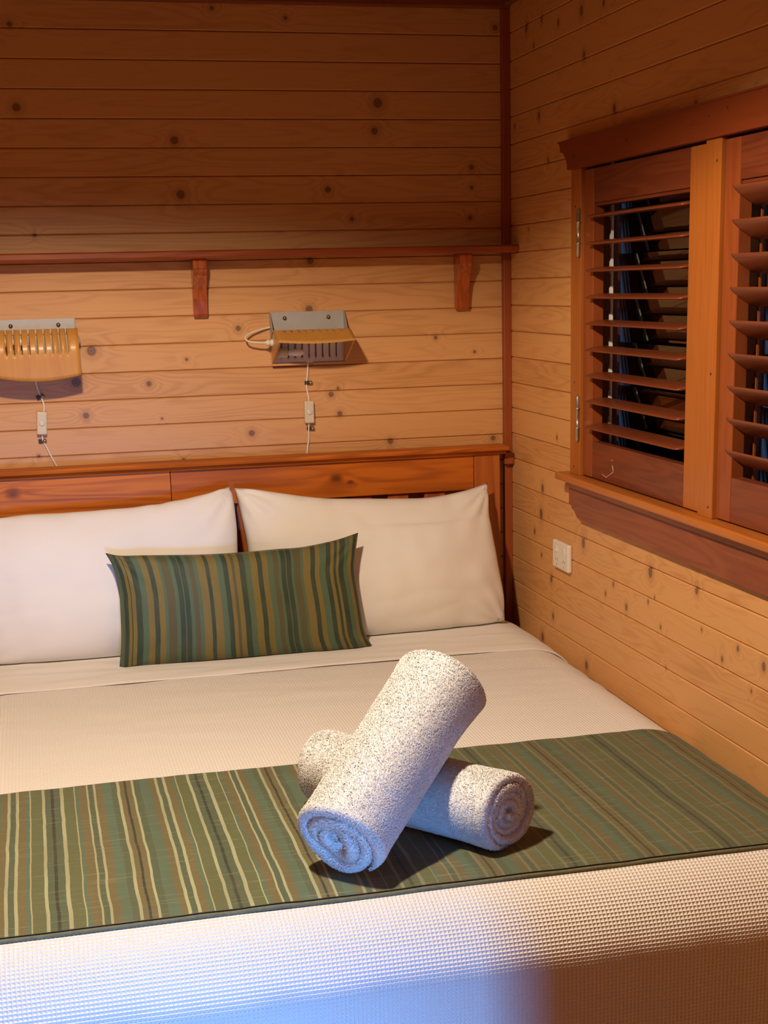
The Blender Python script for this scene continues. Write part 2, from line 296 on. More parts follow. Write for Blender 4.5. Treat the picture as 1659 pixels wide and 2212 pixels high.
# ------------------------------------------------------------------ mesh helpers
class MB:
    def __init__(s): s.v = []; s.f = []; s.mi = []; s.sm = []
    def add(s, vs, fs, mi=0, sm=False):
        o = len(s.v); s.v += [tuple(p) for p in vs]
        for f in fs: s.f.append(tuple(i + o for i in f)); s.mi.append(mi); s.sm.append(sm)
    def box(s, a, b, mi=0, bev=0.0):
        x0, y0, z0 = [min(a[i], b[i]) for i in range(3)]; x1, y1, z1 = [max(a[i], b[i]) for i in range(3)]
        if bev <= 0:
            s.add([(x0, y0, z0), (x1, y0, z0), (x1, y1, z0), (x0, y1, z0), (x0, y0, z1), (x1, y0, z1), (x1, y1, z1), (x0, y1, z1)],
                  [(0, 3, 2, 1), (4, 5, 6, 7), (0, 1, 5, 4), (1, 2, 6, 5), (2, 3, 7, 6), (3, 0, 4, 7)], mi); return
        bm = bmesh.new(); bmesh.ops.create_cube(bm, size=1.0)
        for v in bm.verts: v.co = Vector(((x0 + x1) / 2 + v.co.x * (x1 - x0), (y0 + y1) / 2 + v.co.y * (y1 - y0), (z0 + z1) / 2 + v.co.z * (z1 - z0)))
        bmesh.ops.bevel(bm, geom=list(bm.edges), offset=min(bev, .45 * min(x1 - x0, y1 - y0, z1 - z0)), segments=2, profile=.5, affect='EDGES')
        bm.verts.index_update()
        s.add([v.co[:] for v in bm.verts], [[v.index for v in f.verts] for f in bm.faces], mi); bm.free()
    def prism(s, pts, axis, a, b, mi=0):
        """extrude a closed 2D outline along axis; pts are the two remaining coordinates in order"""
        n = len(pts)
        def P(p, t):
            q = list(p); q.insert(axis, t); return q
        vs = [P(p, a) for p in pts] + [P(p, b) for p in pts]
        fs = [(i, (i + 1) % n, n + (i + 1) % n, n + i) for i in range(n)] + [tuple(range(n))[::-1], tuple(range(n, 2 * n))]
        s.add(vs, fs, mi)
    def tube(s, pts, r, seg=8, mi=0, cap=True):
        P = [Vector(p) for p in pts]; n = len(P); rs = r if isinstance(r, (list, tuple)) else [r] * n
        vs = []; up = Vector((0.3, .2, 1)).normalized()
        for i in range(n):
            t = (P[min(i + 1, n - 1)] - P[max(i - 1, 0)]).normalized()
            if abs(t.dot(up)) > .95: up = Vector((1, 0.1, 0)).normalized()
            a = t.cross(up).normalized(); b = t.cross(a); up = -b if b.dot(up) < 0 else b
            a = t.cross(up).normalized(); b = t.cross(a)
            for k in range(seg):
                q = P[i] + (a * math.cos(2 * PI * k / seg) + b * math.sin(2 * PI * k / seg)) * rs[i]; vs.append(q[:])
        fs = [(i * seg + k, i * seg + (k + 1) % seg, (i + 1) * seg + (k + 1) % seg, (i + 1) * seg + k) for i in range(n - 1) for k in range(seg)]
        if cap: fs += [tuple(range(seg))[::-1], tuple(range((n - 1) * seg, n * seg))]
        s.add(vs, fs, mi, True)
    def lathe(s, c, axis, prof, seg=20, mi=0):
        """prof: list of (distance along axis, radius)"""
        ax = Vector(axis).normalized(); t = Vector((0, 0, 1)) if abs(ax.z) < .9 else Vector((1, 0, 0))
        a = ax.cross(t).normalized(); b = ax.cross(a); vs = []
        for d, r in prof:
            for k in range(seg): vs.append((Vector(c) + ax * d + (a * math.cos(2 * PI * k / seg) + b * math.sin(2 * PI * k / seg)) * r)[:])
        n = len(prof)
        fs = [(i * seg + k, (i + 1) * seg + k, (i + 1) * seg + (k + 1) % seg, i * seg + (k + 1) % seg) for i in range(n - 1) for k in range(seg)]
        fs += [tuple(range(seg)), tuple(range((n - 1) * seg, n * seg))[::-1]]
        s.add(vs, fs, mi, True)
    def build(s, name, mats, parent=None):
        me = bpy.data.meshes.new(name); me.from_pydata(s.v, [], s.f)
        for m in (mats if isinstance(mats, (list, tuple)) else [mats]): me.materials.append(m)
        me.polygons.foreach_set('material_index', s.mi); me.polygons.foreach_set('use_smooth', s.sm)
        bm = bmesh.new(); bm.from_mesh(me); bmesh.ops.recalc_face_normals(bm, faces=bm.faces); bm.to_mesh(me); bm.free()
        return link(name, me, parent)
def link(name, me, parent=None):
    o = bpy.data.objects.new(name, me); COL.objects.link(o)
    if parent is not None:
        o.parent = parent
        w = Vector((0, 0, 0)); q = parent
        while q: w += Vector(q.location); q = q.parent
        o.location = -w
    return o
def grid_mesh(name, P, UV, mat, parent=None, smooth=True):
    """P: (n,m,3) array, UV (n,m,2)"""
    n, m = P.shape[:2]; me = bpy.data.meshes.new(name)
    idx = np.arange(n * m).reshape(n, m)
    F = np.stack([idx[:-1, :-1], idx[:-1, 1:], idx[1:, 1:], idx[1:, :-1]], -1).reshape(-1, 4)
    me.from_pydata(P.reshape(-1, 3).tolist(), [], F.tolist())
    uvl = me.uv_layers.new(name='UVMap'); uvl.data.foreach_set('uv', UV.reshape(-1, 2)[F.reshape(-1)].astype(np.float32).reshape(-1))
    me.polygons.foreach_set('use_smooth', [smooth] * len(F)); me.materials.append(mat)
    return link(name, me, parent)
def tag(o, label=None, cat=None, group=None, kind=None):
    for k, v in (('label', label), ('category', cat), ('group', group), ('kind', kind)):
        if v: o[k] = v
    return o
def empty(name, loc): 
    o = bpy.data.objects.new(name, None); COL.objects.link(o); o.location = loc; o.empty_display_size = .05; return o
def thing(name, loc, label, cat, group=None): return tag(empty(name, loc), label, cat, group)
def struct(o): o['kind'] = 'structure'; return o
def spline(pts, n):
    """Catmull-Rom through pts, n samples evenly by arc length"""
    P = np.array(pts, float); Q = np.vstack([2 * P[0] - P[1], P, 2 * P[-1] - P[-2]]); out = []
    for i in range(1, len(Q) - 2):
        for t in np.linspace(0, 1, 24, endpoint=False):
            a, b, c, d = Q[i - 1:i + 3]
            out.append(.5 * ((2 * b) + (-a + c) * t + (2 * a - 5 * b + 4 * c - d) * t * t + (-a + 3 * b - 3 * c + d) * t ** 3))
    out.append(P[-1]); out = np.array(out)
    s = np.r_[0, np.cumsum(np.linalg.norm(np.diff(out, axis=0), axis=1))]; q = np.linspace(0, s[-1], n)
    return np.stack([np.interp(q, s, out[:, k]) for k in range(3)], 1)

# ------------------------------------------------------------------ room shell
ZC = 2.36; XL = -2.65; YF = -4.5
def board_profile(z0, zlo, zhi, extra=()):
    pts = []
    k = math.floor((z0 - zhi) / BP) - 1
    zs = []
    while z0 - k * BP > zlo - BP:
        z = z0 - k * BP; k += 1
        zs += [(z + .0030, 0.0), (z + .0010, .0022), (z, .0052), (z - .0010, .0022), (z - .0030, 0.0)]
    zs += [(e, 0.0) for e in extra] + [(zhi, 0.0), (zlo, 0.0)]
    zs = [p for p in zs if zlo <= p[0] <= zhi]; zs.sort(key=lambda p: -p[0]); return zs
# back wall
mb = MB(); pr = board_profile(Z0B, 0.0, ZC)
vs = [(XL, d, z) for z, d in pr] + [(0.03, d, z) for z, d in pr]; n = len(pr)
mb.add(vs, [(i, i + 1, n + i + 1, n + i) for i in range(n - 1)]); mb.box((XL, .008, 0), (.03, .10, ZC))
struct(mb.build('wall_back', M_BACK))
# right wall with the window opening
WY0, WY1, WZ0, WZ1 = -.600, -2.05, 1.118, 1.900
mb = MB(); pr = board_profile(Z0R, 0.0, ZC, (WZ0, WZ1))
for i in range(len(pr) - 1):
    (za, da), (zb, db) = pr[i], pr[i + 1]; zm = (za + zb) / 2
    spans = [(0.03, YF)] if not (WZ0 < zm < WZ1) else [(0.03, WY0), (WY1, YF)]
    for ya, yb in spans: mb.add([(da, ya, za), (da, yb, za), (db, yb, zb), (db, ya, zb)], [(0, 1, 2, 3)])
mb.box((.008, .03, 0), (.09, YF, WZ0)); mb.box((.008, .03, WZ1), (.09, YF, ZC)); mb.box((.008, .03, WZ0), (.09, WY0, WZ1)); mb.box((.008, WY1, WZ0), (.09, YF, WZ1))
struct(mb.build('wall_right', M_RIGHT))
mb = MB(); pr = board_profile(Z0R, 0.0, ZC); n = len(pr)
mb.add([(XL - d, .03, z) for z, d in pr] + [(XL - d, YF, z) for z, d in pr], [(i, i + 1, n + i + 1, n + i) for i in range(n - 1)]); mb.box((XL - .008, .03, 0), (XL - .09, YF, ZC))
struct(mb.build('wall_left', M_PLAINPINE))
# front wall with a narrow opening made up for the cool light
mb = MB(); GX0, GX1 = -1.22, -1.00
mb.box((XL, YF, 0), (GX0, YF - .06, ZC)); mb.box((GX1, YF, 0), (.03, YF - .06, ZC)); mb.box((GX0, YF, 0), (GX1, YF - .06, .19)); mb.box((GX0, YF, .77), (GX1, YF - .06, ZC))
struct(mb.build('wall_front', M_PLAINPINE))
mb = MB(); mb.box((XL, 0.03, -.05), (.03, YF, 0)); struct(mb.build('floor', M_FLOOR))
mb = MB(); mb.box((XL, 0.03, ZC), (.03, YF, ZC + .05)); struct(mb.build('ceiling', M_CEIL))
# added unseen blocker, keeps the cool light off the bed foot's right side
mb = MB(); mb.box((-.83, -2.98, 0), (-.001, -3.10, .955), 0, .006); struct(mb.build('light_blocker', wood('blocker_timber', (.24, .08, .03), (.14, .04, .015), 0, .5)))
mb = MB(); mb.box((XL, 0, 2.332), (0, -.030, ZC), 0, .003); struct(mb.build('trim_1', M_CEIL))
mb = MB(); mb.box((-.020, -.030, 2.338), (0, YF, ZC), 0, .003); struct(mb.build('trim_2', M_CEIL))
mb = MB(); mb.box((-.0225, 0, 0), (0, -.0225, 2.332), 0, .002)
struct(mb.build('trim_3', M_TRIM))
mb = MB(); mb.box((-.030, -.0225, 1.106), (.0, -.044, 1.139), 0, .003)
tag(mb.build('trim_block', M_TRIM), 'small dark stained wooden block on the corner trim beside the headboard cap', 'block')
# downlight fitting in the ceiling (above the frame)
t = thing('ceiling_downlight', (DOWN[0], DOWN[1], ZC), 'round recessed downlight in the ceiling above the bed', 'ceiling light')
mb = MB(); mb.lathe((DOWN[0], DOWN[1], ZC), (0, 0, -1), [(0, .046), (.0, .075), (.006, .075), (.012, .060), (.030, .052), (.030, .048), (.004, .046)], 32)
mb.build('bezel', M_WHITEP, t)

# ------------------------------------------------------------------ window: casing, header, sill, apron, frame and glass blades
win = struct(empty('window_1', (0, -1.325, 1.14)))
def wpart(name, fn, mat):
    mb = MB(); fn(mb); return mb.build(name, mat, win)
CX = -.018; ZS = 1.140; ZH = 1.8775; YL0, YL1 = -.545, -.6115; YE = -2.105
hp = [(-.478, 1.947), (YE - .07, 1.947), (YE - .002, 1.8775), (-.5485, 1.8775), (-.545, 1.900), (-.534, 1.918), (-.520, 1.922), (-.5205, 1.9265), (-.505, 1.930)]
hp = [(-.4765, 1.947), (-.4815, 1.940), (-.4875, 1.930), (-.4885, 1.922), (-.5070, 1.9195), (-.5260, 1.905), (-.5350, 1.893), (-.5380, 1.8775), (YE - .01, 1.8775), (YE - .03, 1.905), (YE - .07, 1.947)]
wpart('header', lambda m: (m.prism(hp, 0, 0, -.026), m.prism([(a, b) for a, b in ((-.4765, 1.943), (-.4765, 1.947), (YE - .07, 1.947), (YE - .07, 1.943))], 0, -.026, -.029)), M_HDR)
wpart('casing', lambda m: m.box((0, YL0, ZS), (CX, YL1, ZH), 0, .0015), M_CASE)
wpart('casing', lambda m: m.box((0, -1.2945, ZS), (CX, -1.3620, ZH), 0, .0015), M_CASE)
wpart('casing', lambda m: m.box((0, YE + .066, ZS), (CX, YE, ZH), 0, .0015), M_CASE)
wpart('sill', lambda m: m.box((.03, -.5050, 1.1215), (-.046, YE - .04, 1.1400), 0, .004), M_CASEY)
wpart('sill_return', lambda m: m.box((0, -.5300, 1.1040), (-.024, YE - .02, 1.1215), 0, .002), M_CASEY)
ap = [(-.5380, 1.1040), (-.5380, 1.0610), (-.5560, 1.0560), (-.5590, 1.0500), (-.5720, 1.0470), (-.5850, 1.0400), (-.5950, 1.0320), (-.6080, 1.0300), (YE + .07, 1.030), (YE, 1.061), (YE, 1.104)]
wpart('apron', lambda m: m.prism(ap, 0, 0, -.018), M_APRON)
def jambs(m):
    m.box((.001, WY0, ZS), (.115, YL1 - .001, WZ1)); m.box((.001, WY1, ZS), (.115, YE + .068, WZ1)); m.box((.04, -1.295, ZS), (.115, -1.362, WZ1))
    m.box((.001, WY0, WZ1), (.115, WY1, 1.886)); m.box((.03, WY0, WZ0), (.135, WY1, ZS - .002))
wpart('jamb', jambs, M_STILE)
for y, z in ((-.585, 1.905), (-.575, 1.79), (-.575, 1.37), (-.572, 1.16), (-.91, 1.912), (-1.32, 1.918), (-1.345, 1.835), (-1.342, 1.43), (-1.345, 1.163), (-1.40, 1.925)):
    v = -.0262 if z > 1.88 else CX - .0002
    mb = MB(); mb.lathe((v, y, z), (-1, 0, 0), [(-.003, .0030), (.0004, .0030)], 10); o = mb.build('nail_hole', M_NAIL, win)
# louvre window behind the shutters: notched clip strips and glass blades
def clip_strip(m, y, x):
    pts = []; z = 1.150
    while z < 1.86:
        pts += [(0, z), (0, z + .012), (.007, z + .018), (.007, z + .044), (0, z + .050)]; z += .062
    outline = [(x - .004, q[1]) for q in []]
    out = [(x + .010, 1.150)] + [(x - .006 + q[0], q[1]) for q in pts] + [(x + .010, z)]
    n = len(out); vs = [(a, y, b) for a, b in out] + [(a, y - .004, b) for a, b in out]
    m.add(vs, [(i, (i + 1) % n, n + (i + 1) % n, n + i) for i in range(n)] + [tuple(range(n))[::-1], tuple(range(n, 2 * n))])
def strip_face(m, y, x):
    """the same strip turned to face the room"""
    z = 1.150; out = []
    while z < 1.86:
        out += [(y, z), (y, z + .012), (y - .008, z + .018), (y - .008, z + .044), (y, z + .050)]; z += .062
    out += [(y - .016, z), (y - .016, 1.150)]
    m.prism(out, 0, x, x + .004)
for ys in (-.612, -1.364):
    wpart('clip_strip', lambda m: strip_face(m, ys - .042, .040), M_WIN if ys > -1 else M_STILE)
    wpart('outer_frame', lambda m: (m.box((.085, ys + .02, ZS), (.115, ys - .004, 1.886)), m.box((.085, ys - .0, ZS), (.115, ys - .66, ZS + .018)), m.box((.085, ys, 1.866), (.115, ys - .66, 1.886))), M_WINB)
for ys in (-.630, -1.382):
    for k in range(7):
        zc = 1.150 + .052 + .104 * k
        mb = MB(); mb.prism([(.072, zc + .058), (.076, zc + .058), (.094, zc - .058), (.090, zc - .058)], 1, ys, ys - .655)
        mb.build('glass_blade', M_GLASS, win)

# ------------------------------------------------------------------ shutters
SX0, SX1 = -.010, .018
def slat_profile(tilt, zc, cx=.004, hw=.0335, th=.0105):
    pts = []
    for k in range(20):
        a = 2 * PI * k / 20; ca, sa = math.cos(a), math.sin(a)
        p = math.copysign(abs(ca) ** .9, ca) * hw; q = math.copysign(abs(sa) ** 1.15, sa) * th / 2
        pts.append((cx + p * math.cos(tilt) + q * math.sin(tilt), zc - p * math.sin(tilt) + q * math.cos(tilt)))
    return pts
def scratch(rail):
    mb = MB(); mb.tube([(-.0092, -.8080, 1.1875), (-.0094, -.8150, 1.1725), (-.0094, -.7900, 1.1620), (-.0094, -.7720, 1.1540), (-.0092, -.7420, 1.1590)], .0011, 6)
    mb.lathe((-.0090, -.8050, 1.1990), (-1, 0, 0), [(0, .0022), (.0004, .0022)], 8)
    o = mb.build('scratch', plain('bare_wood', (.62, .36, .22), .7), rail); o['label'] = 'pale scratch'
def shutter(y0, tilt, zs, label, hinges):
    s = thing('window_shutter', (0, y0 - .34, ZS), label, 'shutter', 'louvred shutters in the window casing')
    zb, zt = ZS + .003, 1.872; yi0, yi1, y1 = y0 - .0625, y0 - .5945, y0 - .675
    for a, b in ((y0, yi0), (yi1, y1)):
        mb = MB(); mb.box((SX0, a, zb), (SX1, b, zt), 0, .002); mb.build('stile', M_STILE if a == y0 else M_CASE, s)
    mb = MB(); mb.box((SX0 + .001, yi0, 1.794), (SX1, yi1, zt), 0, .0015); mb.box((SX0 + .006, yi0, 1.786), (SX1 + .002, yi1, 1.796), 0, .002); mb.build('top_rail', M_RAILY, s)
    mb = MB(); mb.box((SX0 + .001, yi0, zb), (SX1, yi1, 1.232), 0, .0015); rb_ = mb.build('bottom_rail', M_RAILY, s)
    if hinges: scratch(rb_)
    for z in zs:
        mb = MB(); pf = slat_profile(tilt, z); n = len(pf)
        rings = [(yi0 + .0008, .45), (yi0 - .006, .9), (yi0 - .016, 1.0), (yi1 + .016, 1.0), (yi1 + .006, .9), (yi1 - .0008 + .0016, .45)]
        # the room-side edge runs a little past the stile line and tapers back at the far end
        vs = []
        for j, (yy, sc) in enumerate(rings):
            for (px, pz) in pf:
                dx = px - .004; dz = pz - z
                vs.append((.004 + dx * (1 if j < 4 else sc), yy, z + dz * (1 if j < 4 else sc)))
        fs = [(j * n + i, j * n + (i + 1) % n, (j + 1) * n + (i + 1) % n, (j + 1) * n + i) for j in range(len(rings) - 1) for i in range(n)]
        fs += [tuple(range(n))[::-1], tuple(range((len(rings) - 1) * n, len(rings) * n))]
        mb.add(vs, fs); mb.sm = [len(f) == 4 for f in mb.f]
        mb.build('slat', M_SLAT, s)
    for zc in hinges:
        mb = MB(); c = (CX - .004, y0 + .004, zc - .056)
        mb.lathe(c, (0, 0, 1), [(0, .003), (.002, .0052), (.030, .0052), (.0305, .0062), (.034, .0062), (.0345, .0050), (.078, .0050), (.0785, .0062), (.082, .0062), (.0825, .0052), (.110, .0052), (.112, .003)], 14)
        mb.box((CX - .0006, y0 + .014, zc - .054), (CX + .001, y0 + .003, zc + .054))
        mb.build('hinge', M_HINGE, s)
    return s
ZSL = [1.7650, 1.7030, 1.6410, 1.5790, 1.5170, 1.4550, 1.3930, 1.3310, 1.2690]
shutter(-.6120, math.radians(-6), ZSL, 'louvred wooden shutter nearer the corner, slats almost level, with two brass hinges', (1.7275, 1.2830))
shutter(-1.3640, math.radians(34), ZSL, 'louvred wooden shutter cut by the photo edge, slats tilted steeply', ())

# neighbouring boarded wall, post and eave dimly seen outside through the louvres
mb = MB()
for k in range(30): mb.box((1.30, 2.235, .1 + k * .085), (1.32, -2.6, .1 + k * .085 + .079), 0, .003)
o = mb.build('wall_outside', wood('veranda_timber', (.30, .2, .12), (.2, .12, .07), 1, .6)); struct(o)
mb = MB(); mb.box((1.30, 2.31, .0), (1.42, 2.75, 2.7), 0, .01); o = mb.build('wall_outside_post', plain('post_paint', (.10, .16, .24), .6)); struct(o)
mb = MB(); mb.box((1.10, 3.2, 1.56), (1.45, -2.6, 2.7), 0, .01); o = mb.build('wall_outside_eave', M_DARK); struct(o)

# ------------------------------------------------------------------ wall shelf with brackets
sh = thing('wall_shelf', (-.8, 0, 1.7), 'long narrow dark red wooden shelf with curved brackets above the wall lamps', 'shelf')
mb = MB()
sp = [(-.001, 1.716), (-.001, 1.6945), (-.074, 1.6945), (-.080, 1.697), (-.088, 1.697), (-.092, 1.7005), (-.092, 1.712), (-.088, 1.716)]
mb.prism(sp, 0, -1.9, -.0235); 
sp2 = [(-.0245, 1.716), (-.0245, 1.6945), (-.074, 1.6945), (-.080, 1.697), (-.088, 1.697), (-.092, 1.7005), (-.092, 1.712), (-.088, 1.716)]
mb.prism(sp2, 0, -.0235, -.0015); mb.build('shelf_board', M_SHELF, sh)
for xc in (-1.63, -.8765, -.144):
    mb = MB()
    p2 = [(-.001, 1.6945), (-.001, 1.552), (-.006, 1.546), (-.014, 1.543), (-.020, 1.546), (-.024, 1.552), (-.027, 1.585), (-.036, 1.622), (-.052, 1.652), (-.060, 1.662), (-.0625, 1.668), (-.066, 1.670), (-.066, 1.6945)]
    mb.prism(p2, 0, xc - .0185, xc + .0185)
    for e in (-.0125, .0125):
        pass
    o = mb.build('bracket', M_BRK, sh); bv = o.modifiers.new('bevel', 'BEVEL'); bv.width = .0035; bv.segments = 2; bv.limit_method = 'ANGLE'

# ------------------------------------------------------------------ wall lamps
def lamp(cx, rot, cf, cz, label, plug_side, cord, sw, clips, width=.213):
    t = thing('wall_lamp', (cx, 0, 1.5), label, 'wall lamp', 'bentwood reading lamps over the headboard')
    w = width / 2; pw = .104
    # steel backplate: a shallow tray with cheeks
    mb = MB(); mb.box((cx - pw, -.001, 1.440), (cx + pw, -.0035, 1.551), 0, .0008)
    for s_ in (-1, 1):
        mb.prism([(-.0035, 1.551), (-.0035, 1.455), (-.050, 1.452), (-.062, 1.468), (-.058, 1.490), (-.012, 1.551)], 0, cx + s_ * pw, cx + s_ * (pw - .0016))
    mb.build('back_plate', M_STEEL, t)
    for s_ in (-.062, .060):
        mb = MB(); mb.lathe((cx + s_, -.0035, 1.5345), (0, -1, 0), [(0, .0055), (.001, .0058), (.004, .0050), (.0062, .0028), (.0068, .0006)], 14); mb.build('screw', M_BRASS, t)
    # veneer shade: straight lip, slotted bend, short tail
    r = .062; th = .0045; LIP = .056; TAIL = .030; ARC = math.radians(112)
    pr = []                                              # (s, f, h, nf, nh) along the outer face, before turning
    for k in range(7):
        q = k / 6; pr.append((q * LIP, r, -LIP * (1 - q), 1, 0))
    for k in range(1, 25):
        a = ARC * k / 24; pr.append((LIP + r * a, r * math.cos(a), r * math.sin(a), math.cos(a), math.sin(a)))
    ta = ARC; tf, thh = -math.sin(ta), math.cos(ta)
    for k in range(1, 5):
        q = k / 4 * TAIL; pr.append((LIP + r * ARC + q, r * math.cos(ta) + tf * q, r * math.sin(ta) + thh * q, math.cos(ta), math.sin(ta)))
    cr, sr = math.cos(rot), math.sin(rot)
    def place(f, h): return (-(cf + f * cr - h * sr), cz + f * sr + h * cr)
    slot0, slot1 = LIP * .98, LIP + r * ARC + TAIL * .52
    nsl = 9; pitch = .0192; sw2 = .0021
    xs = sorted(set([-w, w] + [k * pitch + e for k in range(-4, 5) for e in (-sw2, sw2)] + list(np.linspace(-w, w, 22))))
    xs = [xs[0]] + [b for a, b in zip(xs, xs[1:]) if b - a > 1e-5]
    mb = MB(); gi = {}
    # lip bows outward at the middle
    def vert(i, j, inner):
        key = (i, j, inner)
        if key not in gi:
            s, f, h, nf, nh = pr[j]; x = xs[i]
            bow = .013 * (1 - (x / w) ** 2)
            if j < 7: h -= bow * (1 - j / 6)
            d = -th if inner else 0
            y, z = place(f + nf * d, h + nh * d); gi[key] = len(mb.v); mb.v.append((cx + x, y, z))
        return gi[key]
    solid = set()
    for i in range(len(xs) - 1):
        xm = (xs[i] + xs[i + 1]) / 2; inslot = any(abs(xm - k * pitch) < sw2 for k in range(-4, 5))
        for j in range(len(pr) - 1):
            sm_ = (pr[j][0] + pr[j + 1][0]) / 2
            if inslot and slot0 < sm_ < slot1: continue
            solid.add((i, j))
    def q(a, mi, smf): mb.f.append(a); mb.mi.append(mi); mb.sm.append(smf)
    for (i, j) in solid:
        q((vert(i, j, 0), vert(i + 1, j, 0), vert(i + 1, j + 1, 0), vert(i, j + 1, 0)), 0, True)
        q((vert(i, j, 1), vert(i, j + 1, 1), vert(i + 1, j + 1, 1), vert(i + 1, j, 1)), 1, True)
        for (di, dj, a, b) in ((-1, 0, (i, j), (i, j + 1)), (1, 0, (i + 1, j), (i + 1, j + 1)), (0, -1, (i, j), (i + 1, j)), (0, 1, (i, j + 1), (i + 1, j + 1))):
            if (i + di, j + dj) not in solid: q((vert(*a, 0), vert(*b, 0), vert(*b, 1), vert(*a, 1)), 2, False)
    shd = mb.build('lamp_shade', [M_SHADE, M_SHADEI, M_EDGE], t)
    # side cheeks
    for s_ in (-1, 1):
        mb = MB(); ou = [place(p[1] - p[3] * th, p[2] - p[4] * th) for p in pr[::2]]
        x0_, x1_ = cx + s_ * (w - .0005), cx + s_ * (w - .0055)
        mb.prism([(a, b) for a, b in ou], 0, x0_, x1_)
        mb.build('side_cheek', M_SHADE, t)
    (s9, f9, h9, nf9, nh9) = pr[-1]; dxn, dhn = pr[-1][1] - pr[-2][1], pr[-1][2] - pr[-2][2]; q9 = math.hypot(dxn, dhn); dxn /= q9; dhn /= q9
    for xa, xb in ((-w, -.006), (.010, w)):
        mb = MB(); mb.prism([place(f9 + a * nf9 + b * dxn, h9 + a * nh9 + b * dhn) for a, b in ((.0004, -.0005), (-.0085, -.0005), (-.0085, .0045), (.0004, .0045))], 0, cx + xa, cx + xb); mb.build('lip_strip', M_EDGE, t)
    # bulb and holder inside, rocker knob on the side
    y, z = place(-.012, .030)
    mb = MB(); mb.lathe((cx - w * .92, y, z), (1, 0, 0), [(0, .013), (.03, .013), (.032, .010)], 16); mb.build('bulb_holder', M_CREAM, t)
    mb = MB(); mb.lathe((cx - w * .92 + .031, y, z), (1, 0, 0), [(0, .006), (.006, .007), (.020, .0095), (.034, .0095), (.042, .007), (.047, .003), (.048, .001)], 20); mb.build('bulb', M_BULB, t)
    mb = MB(); mb.lathe((cx + w, y, z), (1, 0, 0), [(0, .011), (.003, .011), (.006, .006)], 14); mb.build('pivot_knob', M_STEEL, t)
    if plug_side:
        mb = MB(); pz = 1.4715; x0_ = cx - pw - .001
        mb.lathe((x0_ + .003, -.045, pz), (-1, 0, 0), [(0, .0095), (.007, .0095), (.0072, .0075), (.011, .0075), (.0112, .0085), (.018, .0080), (.020, .0045), (.026, .0035)], 16); mb.build('plug', M_CORD, t)
        lp = spline([(x0_ - .022, -.045, pz), (x0_ - .045, -.044, pz + .002), (x0_ - .066, -.038, pz + .006), (x0_ - .071, -.028, pz + .016), (x0_ - .055, -.020, pz + .026), (x0_ - .025, -.014, pz + .035), (x0_ + .002, -.008, pz + .040)], 34)
        mb = MB(); mb.tube([tuple(p) for p in lp], .0026, 8); mb.build('lead', M_CORD, t)
    mb = MB(); mb.tube([tuple(p) for p in spline(cord, 60)], .0026, 8); cdo = mb.build('cord', M_CORD, t)
    mb = MB(); (sx, sz, tl) = sw
    mb.box((-.0135, -.002, -.0305), (.0135, -.019, .0305), 0, .0035)
    o_ = MB(); ct, st = math.cos(tl), math.sin(tl)
    def turn(v): return (sx + v[0] * ct - v[2] * st, v[1], sz + v[0] * st + v[2] * ct)
    mb.v = [turn(v) for v in mb.v]; swo = mb.build('switch', M_CREAM, t)
    mb = MB(); mb.lathe((0, -.019, 0), (0, -1, 0), [(0, .0078), (.001, .0078), (.0022, .0066), (.0026, .004)], 20); mb.v = [turn(v) for v in mb.v]; mb.build('switch_button', plain('switch_button_plastic', (.66, .57, .41), .35), swo)
    for (xc, zc, tl2) in clips:
        mb = MB(); mb.box((-.0085, -.001, -.0055), (.0045, -.0065, .0055), 0, .0012)
        c2, s2 = math.cos(tl2), math.sin(tl2)
        mb.v = [(xc + v[0] * c2 - v[2] * s2, v[1], zc + v[0] * s2 + v[2] * c2) for v in mb.v]
        co = mb.build('cord_clip', M_BLACK, t)
        mb = MB(); mb.lathe((xc + .0075 * c2, -.003, zc + .0075 * s2), (0, -1, 0), [(0, .0045), (.003, .0058), (.006, .0050), (.0085, .0025), (.009, .0005)], 14); mb.build('clip_pin', plain('pin_brass', (.45, .36, .22), .25, .9), co)
    return t
lamp(-1.3120, 0.0, .045, 1.464, 'wooden wall lamp cut by the photo edge, its slotted shade turned down', False,
     [(-1.318, -.02, 1.46), (-1.321, -.012, 1.40), (-1.3205, -.005, 1.378), (-1.313, -.004, 1.352), (-1.3065, -.006, 1.330), (-1.3075, -.008, 1.310), (-1.316, -.008, 1.262), (-1.3165, -.005, 1.235), (-1.310, -.004, 1.220), (-1.298, -.004, 1.190), (-1.284, -.004, 1.158), (-1.280, -.004, 1.140)],
     (-1.3150, 1.2800, math.radians(-4)), [(-1.3150, 1.3480, .35), (-1.3190, 1.2320, .05)])
lamp(-.5850, math.radians(68), .072, 1.4425, 'wooden wall lamp turned up to show its silvery inside, between the two shelf brackets', True,
     [(-.588, -.014, 1.46), (-.588, -.006, 1.405), (-.5900, -.004, 1.378), (-.5935, -.004, 1.355), (-.592, -.004, 1.335), (-.5885, -.006, 1.312), (-.590, -.008, 1.262), (-.5925, -.005, 1.232), (-.5925, -.004, 1.205), (-.597, -.004, 1.180), (-.599, -.004, 1.160), (-.597, -.004, 1.140)],
     (-.5905, 1.2780, math.radians(0)), [(-.5895, 1.3580, .02), (-.5885, 1.2320, -.03)], .208)

